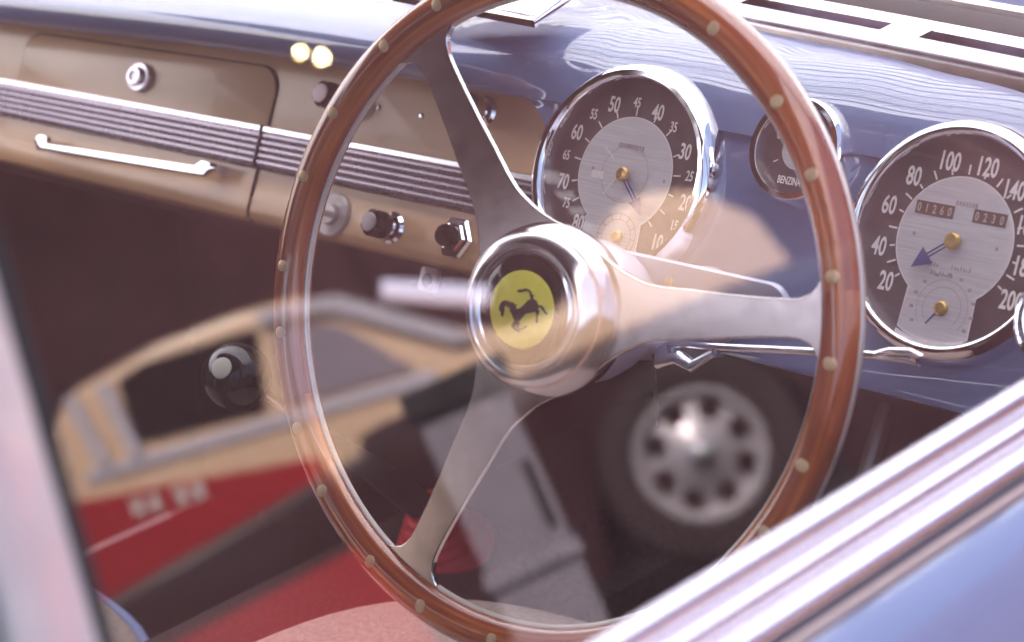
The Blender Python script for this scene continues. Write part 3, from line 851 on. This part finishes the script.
# build the plate as quads: each spoke, the ring and hub disc (one island each side joined by shared outline)
def plate_strip(rows):
    tops = [[bm.verts.new((p[0], p[1], TH)) for p in r] for r in rows]; bots = [[bm.verts.new((p[0], p[1], -TH)) for p in r] for r in rows]
    for A, C, s in [(a, b, 0) for a, b in zip(tops, tops[1:])] + [(a, b, 1) for a, b in zip(bots, bots[1:])]:
        for k in range(len(A) - 1): bm.faces.new((A[k], C[k], C[k + 1], A[k + 1]))
    for k in (0, len(rows[0]) - 1):
        for i in range(len(rows) - 1): bm.faces.new((tops[i][k], tops[i + 1][k], bots[i + 1][k], bots[i][k])).material_index = 1
for a in SPA:
    c, s = math.cos(R(a)), math.sin(R(a))
    rows = []
    for x in XS:
        h = spoke_half(x)
        row = []
        for k in range(5):
            yy = -h + 2 * h * k / 4
            row.append((x * c - yy * s, x * s + yy * c))
        rows.append(row)
    # run into the ring following its inner circle
    h = spoke_half(.178)
    rows.append([((.1835) * math.cos(R(a) + math.atan2(-h + 2 * h * k / 4, .178)), .1835 * math.sin(R(a) + math.atan2(-h + 2 * h * k / 4, .178))) for k in range(5)])
    plate_strip(rows)
sp = obj('spoke_plate', bm, [M['alu'], M['alu_edge']], wh, MWH, auto=25)
mdb = sp.modifiers.new('edge', 'BEVEL'); mdb.width = .0008; mdb.segments = 2; mdb.limit_method = 'ANGLE'; mdb.angle_limit = R(50)
bm = B()
TR = .0021; ri -= .0006; ro -= .0002
lathe(bm, [(ri, -TR + .0005), (ri, TR - .0005), (ri + .0006, TR), (ri + .003, TR), (ro - .003, TR), (ro - .0006, TR), (ro, TR - .0005), (ro, -TR + .0005), (ro - .0006, -TR), (ri + .0006, -TR), (ri, -TR + .0005)], n=240)
obj('core_ring', bm, M['core'], wh, MWH, auto=30)
# brass rivets: pairs every 30 degrees
A0 = [-27.95, -11.25, 2.27, 18.67, 31.98, 49.06, 61.27, 79.31]
bm = B()
lathe(bm, [(.0039, -RM + .0014), (.0039, -RM - .0002), (0, -RM - .0006)], n=16)
lathe(bm, [(.0039, RM - .0014), (.0039, RM + .0002), (.0034, RM + .0005), (0, RM + .0006)], n=20)
rv0 = None
for j in range(3):
    for a in A0:
        t = R(a + 120 * j); W = MWH @ Matrix.Translation((RT * math.cos(t), RT * math.sin(t), 0))
        if rv0 is None: rv0 = rv1 = obj('rivet', bm, M['brass'], wh, W)
        else:
            rv1 = rv0.copy(); col.objects.link(rv1); rv1.parent = wh; rv1.matrix_parent_inverse = Matrix.Identity(4); rv1.matrix_basis = WM[wh.name].inverted() @ W
# hub
bm = B()
lathe(bm, [(.0480, -.014), (.0500, -.006), (.0500, .0005), (.0492, .0040), (.0478, .0095), (.0455, .0150), (.0425, .0190), (.0395, .0212), (.0375, .0222), (.0362, .0222), (.0352, .0210), (.0346, .0190), (.0335, .0188), (.0325, .0205), (.0312, .0212), (.0302, .0205), (.0300, .0180)], n=128)
hub = obj('hub', bm, M['chrome_soft'], wh, MWH)
bm = B(); lathe(bm, [(.0301, .0190), (.0296, .0215), (.0275, .0228), (.0225, .0238), (0, .0238)], n=96); hb = obj('horn_button', bm, M['black'], wh, MWH)
bm = B(); lathe(bm, [(.0218, .0236), (.0217, .0244), (.0210, .0247), (0, .0247)], (.0016, 0, 0), 96); eb = obj('emblem_disc', bm, M['yellow'], hb, MWH); eb['label'] = 'yellow enamel disc with a black horse'
bm = B()
HORSE = [[(-13.58, .26), (-13.02, 3.03), (-11.53, 4.87), (-9.33, 5.63), (-6.65, 4.97), (-4.0, 3.87), (-1.93, 1.94), (-1.44, .7), (-2.79, -.54), (-5.24, .19), (-7.33, 1.86), (-8.69, 2.81), (-9.7, 1.98), (-9.91, -.19), (-10.44, -2.34), (-11.36, -3.6), (-12.19, -2.69), (-12.31, -.5)],
 [(-5.07, 3.93), (-2.9, 4.25), (-3.27, 3.23), (-.81, 2.84), (-2.26, 1.78), (-4.05, 2.57)],
 [(-6.32, .25), (-3.08, .26), (.92, .58), (4.01, 2.59), (6.78, 4.79), (10.02, 5.74), (12.61, 4.14), (13.77, 1.66), (13.24, -.73), (10.74, -2.07), (7.53, -2.35), (4.85, -2.65), (2.07, -4.86), (-.17, -7.01), (-2.32, -7.08), (-3.63, -4.84), (-4.61, -2.62)],
 [(8.94, 5.37), (8.28, 7.31), (8.03, 9.05), (6.47, 10.0), (3.78, 9.71), (1.3, 9.42), (-.7, 10.22), (.62, 11.02), (3.31, 11.04), (5.47, 11.44), (7.78, 10.62), (9.11, 9.25), (9.57, 7.76), (11.46, 7.14), (10.05, 6.35), (10.53, 5.29)],
 [(12.52, 2.16), (15.15, 1.59), (16.71, 1.0), (18.18, -1.58), (19.7, -3.11), (19.25, -3.78), (18.12, -3.04), (16.11, -.61), (15.1, .56), (12.63, -.18)],
 [(10.8, -.78), (13.25, -.47), (14.28, -1.38), (13.31, -3.92), (12.78, -6.49), (12.92, -8.05), (11.66, -7.73), (11.97, -5.59), (12.29, -3.01)],
 [(-2.59, -5.76), (-.69, -6.72), (-1.29, -8.17), (-3.18, -9.47), (-2.48, -10.55), (.36, -11.98), (.76, -12.69), (-.95, -12.53), (-3.57, -10.93), (-5.34, -9.55), (-4.84, -8.01), (-3.72, -7.01)],
 [(-.67, -6.29), (.58, -7.04), (.07, -8.93), (-.85, -10.19), (.74, -10.69), (3.45, -10.12), (4.78, -9.14), (5.17, -9.85), (3.64, -10.65), (1.24, -11.58), (-.89, -11.14), (-1.92, -10.14), (-1.18, -8.0)]]
for i, po in enumerate(HORSE):
    prism(bm, [(x / 1000, yy / 1000) for x, yy in po], .02465, .02510 + i * .00004)
obj('horse_emblem', bm, M['yink'], hb, MWH, smooth=False)

# ------------------------------------------------------------------ steering column
sc_ = empty('steering_column', WHEEL + NWv * .05, 'grey steering column with chrome indicator stalk behind the wheel hub', 'steering column')
bm = B(); lathe(bm, [(.0300, -.010), (.0400, -.014), (.0425, -.020), (.0420, -.045), (.0380, -.060), (.030, -.064), (.026, -.42)], n=64)
obj('column_tube', bm, M['greyhousing'], sc_, MWH)
bm = B(); prism(bm, rrect(.322, .9340, .4475, .9625, .012), .078, .0835, bev=.0015)
XZ = Matrix(((1, 0, 0, 0), (0, 0, 1, 0), (0, 1, 0, 0), (0, 0, 0, 1)))
bmesh.ops.transform(bm, matrix=XZ, verts=bm.verts[:]); hs = obj('switch_housing', bm, M['greyhousing'], sc_)
bm = B(); lathe(bm, [(.0035, 0), (.0032, .0015), (.0015, .0022), (0, .0022)], (0, 0, 0), 20, T=Matrix.Translation((.3665, .0775, .9500)) @ Matrix.Rotation(R(90), 4, 'X'))
obj('housing_screw', bm, M['brass'], hs)
bm = B(); tube(bm, [(.345, .10, .900), (.355, .092, .9055), (.40, .09, .9135), (.45, .09, .9220), (.502, .09, .9305)], .0023, 14)
st = obj('indicator_stalk', bm, M['chrome'], sc_)
bm = B(); tube(bm, [(.498, .09, .9300), (.508, .089, .9345), (.521, .089, .9368), (.527, .089, .9355), (.5255, .089, .9318), (.521, .089, .9325), (.510, .089, .9315), (.499, .09, .9298)], .0024, 12); obj('stalk_grip', bm, M['chrome'], st)
bm = B(); tube(bm, [(.348, .095, .902), (.356, .085, .897), (.366, .085, .902), (.376, .085, .899), (.388, .09, .908)], [.006, .0075, .006, .006, .004], 16, flat=.6); obj('stalk_bracket', bm, M['chrome_soft'], sc_)
bm = B(); tube(bm, [(.3435, .09, .899), (.3430, .09, .885), (.3440, .09, .868), (.3435, .092, .85)], .0012, 8); obj('indicator_wire', bm, M['rubber'], sc_)

# ------------------------------------------------------------------ gear lever
gl = empty('gear_lever', (-.03, .24, .59), 'floor gear lever with glossy black ball knob and red ribbed boot', 'gear lever')
GK = Vector((.010, .052, .822))
vd = (CAM - GK).normalized(); axis = (Vector((-.10, -.35, .55)) + vd * .55).normalized()
Q = Matrix.Translation(GK) @ axis.to_track_quat('Z', 'Y').to_matrix().to_4x4()
bm = B(); bmesh.ops.create_uvsphere(bm, u_segments=48, v_segments=32, radius=.0240); gk = obj('ball_knob', bm, M['black'], gl, Q)
capax = (Vector((.012, .033, .837)) - GK).normalized()
capax = ((Vector((.012, .033, .837)) + vd * .008) - GK).normalized()
Qc = Matrix.Translation(GK) @ capax.to_track_quat('Z', 'Y').to_matrix().to_4x4()
bm = B(); lathe(bm, [(.0074, .0228), (.0072, .0236), (.005, .0242), (0, .0244)], n=32); obj('knob_cap', bm, M['knobcap'], gk, Qc)
bm = B(); tube(bm, [GK + Vector((0, .015, -.010)), (.008, .082, .796), (.003, .13, .752), (-.004, .185, .700)], [.0035, .0035, .0040, .0045], 14); obj('lever_rod', bm, M['chrome_soft'], gl)
bm = B(); tube(bm, [(.001, .142, .740), (-.004, .185, .702), (-.012, .235, .655), (-.02, .262, .630)], [.0075, .010, .012, .012], 16); obj('lever_sleeve', bm, M['rubber'], gl)
bm = B()
pr = []
for k in range(6):
    r_ = .017 + .0042 * k; h_ = .036 - .0075 * k
    pr += [(r_ - .003, h_ + .0026), (r_, h_)]
lathe(bm, [(0, .041), (.011, .041)] + pr + [(.042, -.010)], n=48); obj('ribbed_boot', bm, M['redboot'], gl, Matrix.Translation((-.012, .262, .612)) @ Matrix.Rotation(R(18), 4, 'X'))

# ------------------------------------------------------------------ seats
def seat(name, x0, x1, yf, zt, label, piping):
    e = empty(name, ((x0 + x1) / 2, yf - .25, .33), label, 'seat')
    bm = B()
    NX, NY = 40, 30
    cx = (x0 + x1) / 2; hw = (x1 - x0) / 2
    def pt(u, v):
        # superellipse cushion
        x = u; yv = v
        d = (abs(u) ** 3.2 + abs(v) ** 3.2) ** (1 / 3.2)
        return d
    rings = []
    for k, (s, h) in enumerate(((0.0, .030), (.3, .0298), (.6, .029), (.8, .027), (.9, .022), (.95, .014), (.98, .003), (1.0, -.018), (.99, -.10), (.98, -.16))):
        rg = []
        for i in range(72):
            t = 2 * math.pi * i / 72; c, s_ = math.cos(t), math.sin(t)
            q = (abs(c) ** 3.0 + abs(s_) ** 3.0) ** (-1 / 3.0)
            rg.append((cx + hw * s * c * q, yf - .24 + .24 * s * s_ * q, zt + h - .03))
        rings.append(rg)
    vr = [[bm.verts.new(p) for p in rg] for rg in rings[1:]]
    top = bm.verts.new(rings[0][0])
    for i in range(72):
        bm.faces.new((top, vr[0][i], vr[0][(i + 1) % 72]))
        for a, b in zip(vr, vr[1:]): bm.faces.new((a[i], b[i], b[(i + 1) % 72], a[(i + 1) % 72]))
    obj('cushion', bm, M['seat'], e, auto=80)
    if piping:
        bm = B(); P = [Vector(p) + Vector((0, 0, .004)) for p in rings[6]]; tube(bm, P + P[:2], .0042, 10, caps=False); obj('piping', bm, M['piping'], e)
    bm = B(); box(bm, (x0 + .04, yf - .45, .331), (x1 - .04, yf - .06, zt - .16), .01); obj('seat_base', bm, M['trimdark'], e, smooth=False)
seat('driver_seat', .020, .54, .195, .655, 'oatmeal cloth driver seat cushion below the steering wheel rim', False)
seat('passenger_seat', -.62, -.035, .088, .600, 'oatmeal passenger seat cushion with blue piping beside the window frame', True)

# ------------------------------------------------------------------ driver's door
LEAN = R(14.5)
PN = Vector((math.cos(LEAN), 0, math.sin(LEAN))); PU = Vector((-math.sin(LEAN), 0, math.cos(LEAN)))
P0 = Vector((.665, 0, 1.0))
def extr(bm, prof, y0, y1, n=1, mi=0, close=False):
    rows = [[bm.verts.new((p[0], y0 + (y1 - y0) * i / n, p[1])) for p in prof] for i in range(n + 1)]
    m = len(prof)
    for A, C in zip(rows, rows[1:]):
        for k in range(m if close else m - 1): bm.faces.new((A[k], C[k], C[(k + 1) % m], A[(k + 1) % m])).material_index = mi
def arc(cx, cz, r, a0, a1, n=10): return [(cx + r * math.cos(R(a0 + (a1 - a0) * i / n)), cz + r * math.sin(R(a0 + (a1 - a0) * i / n))) for i in range(n + 1)]
bm = B(); extr(bm, [(.6960, .9712), (.7050, .9655), (.718, .950), (.738, .905), (.760, .82), (.773, .72), (.777, .60), (.772, .45), (.755, .33), (.70, .32)], -1.1, .75, 1); door = obj('door', bm, M['doorblue'], body, auto=60)
bm = B()
pr = [(.660, .985)] + arc(.6675, .9915, .0068, 150, 0, 14) + [(.6752, .9880)] + arc(.6800, .9865, .0045, 150, 0, 10) + [(.6850, .9835)] + arc(.6900, .9790, .0068, 140, -20, 14) + [(.6968, .9735)]
extr(bm, pr, -1.1, .75, 1); obj('sill_moulding', bm, M['sill'], door, auto=60)
bm = B(); extr(bm, [(.6962, .9742), (.6980, .9738), (.6992, .9722), (.6990, .9700)], -1.1, .75); obj('trim_bead', bm, M['beadm'], door)
bm = B(); extr(bm, [(.655, .984), (.648, .975), (.645, .90), (.650, .33)], -1.1, .75); obj('door_trim', bm, M['trimdark'], door)
# window glass, one real 4 mm pane seen as a sheet
bm = B()
q = [P0 + PU * -.02 + Vector((0, -.56, 0)), P0 + PU * -.02 + Vector((0, .55, 0)), P0 + PU * .42 + Vector((0, .20, 0)), P0 + PU * .42 + Vector((0, -.56, 0))]
bm.faces.new([bm.verts.new(v) for v in q]); obj('window_pane', bm, M['glass'], door, smooth=False)
# rear window frame upright
MP = frame(P0 + Vector((0, -.548, 0)), Vector((0, 1, 0)), PU, PN)
bm = B(); box(bm, (-.034, -.02, -.010), (-.006, .44, .006), .004, 3); wf = obj('window_frame', bm, M['pillar'], door, MP)
bm = B(); box(bm, (-.0055, -.02, -.008), (.0015, .44, .002), .001, 1); obj('window_seal', bm, M['rubber'], door, MP)

# ------------------------------------------------------------------ neighbouring cars mirrored in the glass
DZ = -.22
def rect_prism(parent, name, pts, z0, z1, m, W, bev=0.):
    bm = B(); prism(bm, pts, z0, z1, bev=bev); return obj(name, bm, M[m], parent, W, auto=40)
F1 = az_frame(12, z=.09)
sal = empty('cream_saloon', F1 @ Vector((0, 0, -.8)), 'tall cream saloon with red rear side panel parked across from the blue car', 'car')
top = [(-2.5, .9), (-2.42, 1.28), (-2.25, 1.56), (-1.974, 1.72), (-1.5, 1.76), (-1.1, 1.74), (-.75, 1.69), (-.35, 1.42), (-.03, 1.18), (.2, 1.09), (.42, 1.06), (.60, 1.12), (.75, 1.27), (.95, 1.43), (1.15, 1.44), (1.38, 1.34), (1.60, 1.10), (1.68, .80)]
rect_prism(sal, 'upper_body', top + [(1.7, .30), (-2.5, .30)], -1.5, 0, 'cream', F1, .08)
rect_prism(sal, 'red_panel', [(-2.48, .32), (-.95, .32), (-.98, .885), (-2.15, 1.165), (-2.46, 1.22)], .002, .02, 'redpaint', F1)
rect_prism(sal, 'side_window', [(-1.80, 1.33), (-1.12, 1.21), (-1.00, 1.62), (-1.60, 1.69), (-1.76, 1.66)], .002, .02, 'windowdark', F1)
rect_prism(sal, 'side_window', [(-1.02, 1.19), (-.34, 1.10), (-.60, 1.46), (-.92, 1.61)], .002, .02, 'lilacglass', F1)
rect_prism(sal, 'window_frame', [(-1.85, 1.27), (-1.78, 1.26), (-1.80, 1.68), (-1.87, 1.68)], .021, .04, 'paletrim', F1)
rect_prism(sal, 'window_frame', [(-2.02, 1.30), (-1.95, 1.29), (-1.98, 1.69), (-2.05, 1.69)], .021, .04, 'paletrim', F1)
rect_prism(sal, 'waist_trim', [(-2.1, 1.24), (-.25, .99), (-.25, 1.06), (-2.1, 1.30)], .003, .02, 'paletrim', F1)
rect_prism(sal, 'roof_trim', [(-.98, 1.63), (-.62, 1.55), (-.10, 1.13), (.02, 1.13), (-.55, 1.61), (-.95, 1.69)], .021, .05, 'paletrim', F1)
bm = B()
for k, (x, z) in enumerate(((-1.95, .98), (-1.86, .965), (-1.72, .945), (-1.63, .93))): box(bm, (x, z, .021), (x + .05, z + .085, .026), .005)
obj('white_marks', bm, M['white'], sal, F1)
def wheel_part(parent, W, x, z, rt, rr, label=None):
    T = W @ Matrix.Translation((x, z, .0))
    bm = B(); lathe(bm, [(rr, -.22), (rt - .02, -.21), (rt, -.17), (rt, -.04), (rt - .03, .0), (rr + .02, .012), (rr, .0), (rr - .01, -.05)], n=64)
    t = obj('wheel', bm, M['tyre'], parent, T)
    bm = B(); lathe(bm, [(rr, -.02), (rr - .012, .006), (rr - .035, .004), (rr - .06, -.03), (rr * .55, -.018), (rr * .42, .0), (rr * .30, .02), (0, .028)], n=64)
    for k in range(8):
        a = 2 * math.pi * k / 8 + .2
        lathe(bm, [(.037, -.030), (.037, -.012), (0, -.010)], (rr * .63 * math.cos(a), rr * .63 * math.sin(a), 0), 20, mi=1, rx=1.)
    obj('wheel_rim', bm, [M['wheelsilver'], M['windowdark']], t, T)
    bm = B(); lathe(bm, [(.050, .012), (.048, .04), (.03, .055), (0, .058)], n=32); obj('hub_cap', bm, M['chrome'], t, T)
for x in (-1.75, 1.15): wheel_part(sal, F1, x, .25, .34, .21)
F2 = az_frame(8.0)
rod = empty('dark_roadster', F2 @ Vector((0, 0, -.8)), 'low black open roadster with silver wheels parked across from the blue car', 'car')
rect_prism(rod, 'lower_body', [(-1.9, .22), (.1, .22), (.2, .60), (.35, .77), (.56, .84), (.77, .77), (.95, .58), (1.0, .22), (2.1, .22), (2.1, .86), (1.5, .93), (.9, .965), (.1, .965), (.0, .96), (-.08, 1.06), (-.30, 1.06), (-.31, 1.02), (-.50, 1.02), (-.51, .955), (-1.2, .885), (-1.9, .82)], -1.45, 0, 'darkpaint', F2, .03)
bm = B(); box(bm, (-.1, .2, -.5), (1.3, .86, -.30)); obj('wheel_well', bm, M['darkpaint'], rod, F2, smooth=False)
rect_prism(rod, 'red_side_panel', [(-1.85, .24), (-.52, .24), (-.66, .68), (-1.85, .61)], .001, .02, 'redpaint', F2)
wheel_part(rod, F2, .555, .49, .38, .245)
wheel_part(rod, F2, -2.4, .49, .38, .245)
# grey post
F3 = az_frame(4.5, z=.05)
po = empty('steel_post', F3 @ Vector((-.06, 0, -.1)), 'square grey steel post with black cap between the parked cars', 'post')
bm = B(); box(bm, (-.165, -.05, -.12), (.02, .985, 0), .008); obj('post_shaft', bm, M['post'], po, F3, smooth=False)
bm = B(); box(bm, (-.18, .986, -.135), (.04, 1.05, .015), .012); obj('post_cap', bm, M['rubber'], po, F3, smooth=False)
bm = B(); box(bm, (-.175, .63, -.13), (.03, .66, .01), .004); obj('post_collar', bm, M['post'], po, F3, smooth=False)
bm = B(); prism(bm, rrect(-.015, .70, .005, .84, .009), .0005, .004); obj('post_slot', bm, M['rubber'], po, F3, smooth=False)
# wall bulbs, and a glowing bar added to make a pale streak in the pane
F4 = az_frame(12.5)
tb = empty('glow_bar', F4 @ Vector((0, 1.3, .0)), 'glowing white bar added for the pale streak mirrored in the side window', 'lamp')
bm = B(); tube(bm, [(-.34, 1.645, .05), (.17, 1.375, .05)], .055, 16); obj('glow_bar_tube', bm, M['tube'], tb, F4)
for i, (x, z, lb) in enumerate(((-.13, 2.92, 'lower of two warm bulbs glowing high on the dark wall'), (-.22, 2.99, 'upper of two warm bulbs glowing high on the dark wall'))):
    b_ = empty('wall_lamp', F4 @ Vector((x, z, -.1)), lb, 'lamp', 'warm bulbs on the wall')
    bm = B(); bmesh.ops.create_uvsphere(bm, u_segments=16, v_segments=10, radius=(.023, .015)[i], matrix=Matrix.Translation((x, z, 0))); obj('bulb', bm, M['bulb'], b_, F4)
    bm = B(); tube(bm, [(x, z, -.02), (x, z + .02, -.12), (x, z + .02, -.5)], .012, 8); obj('lamp_arm', bm, M['rubber'], b_, F4)
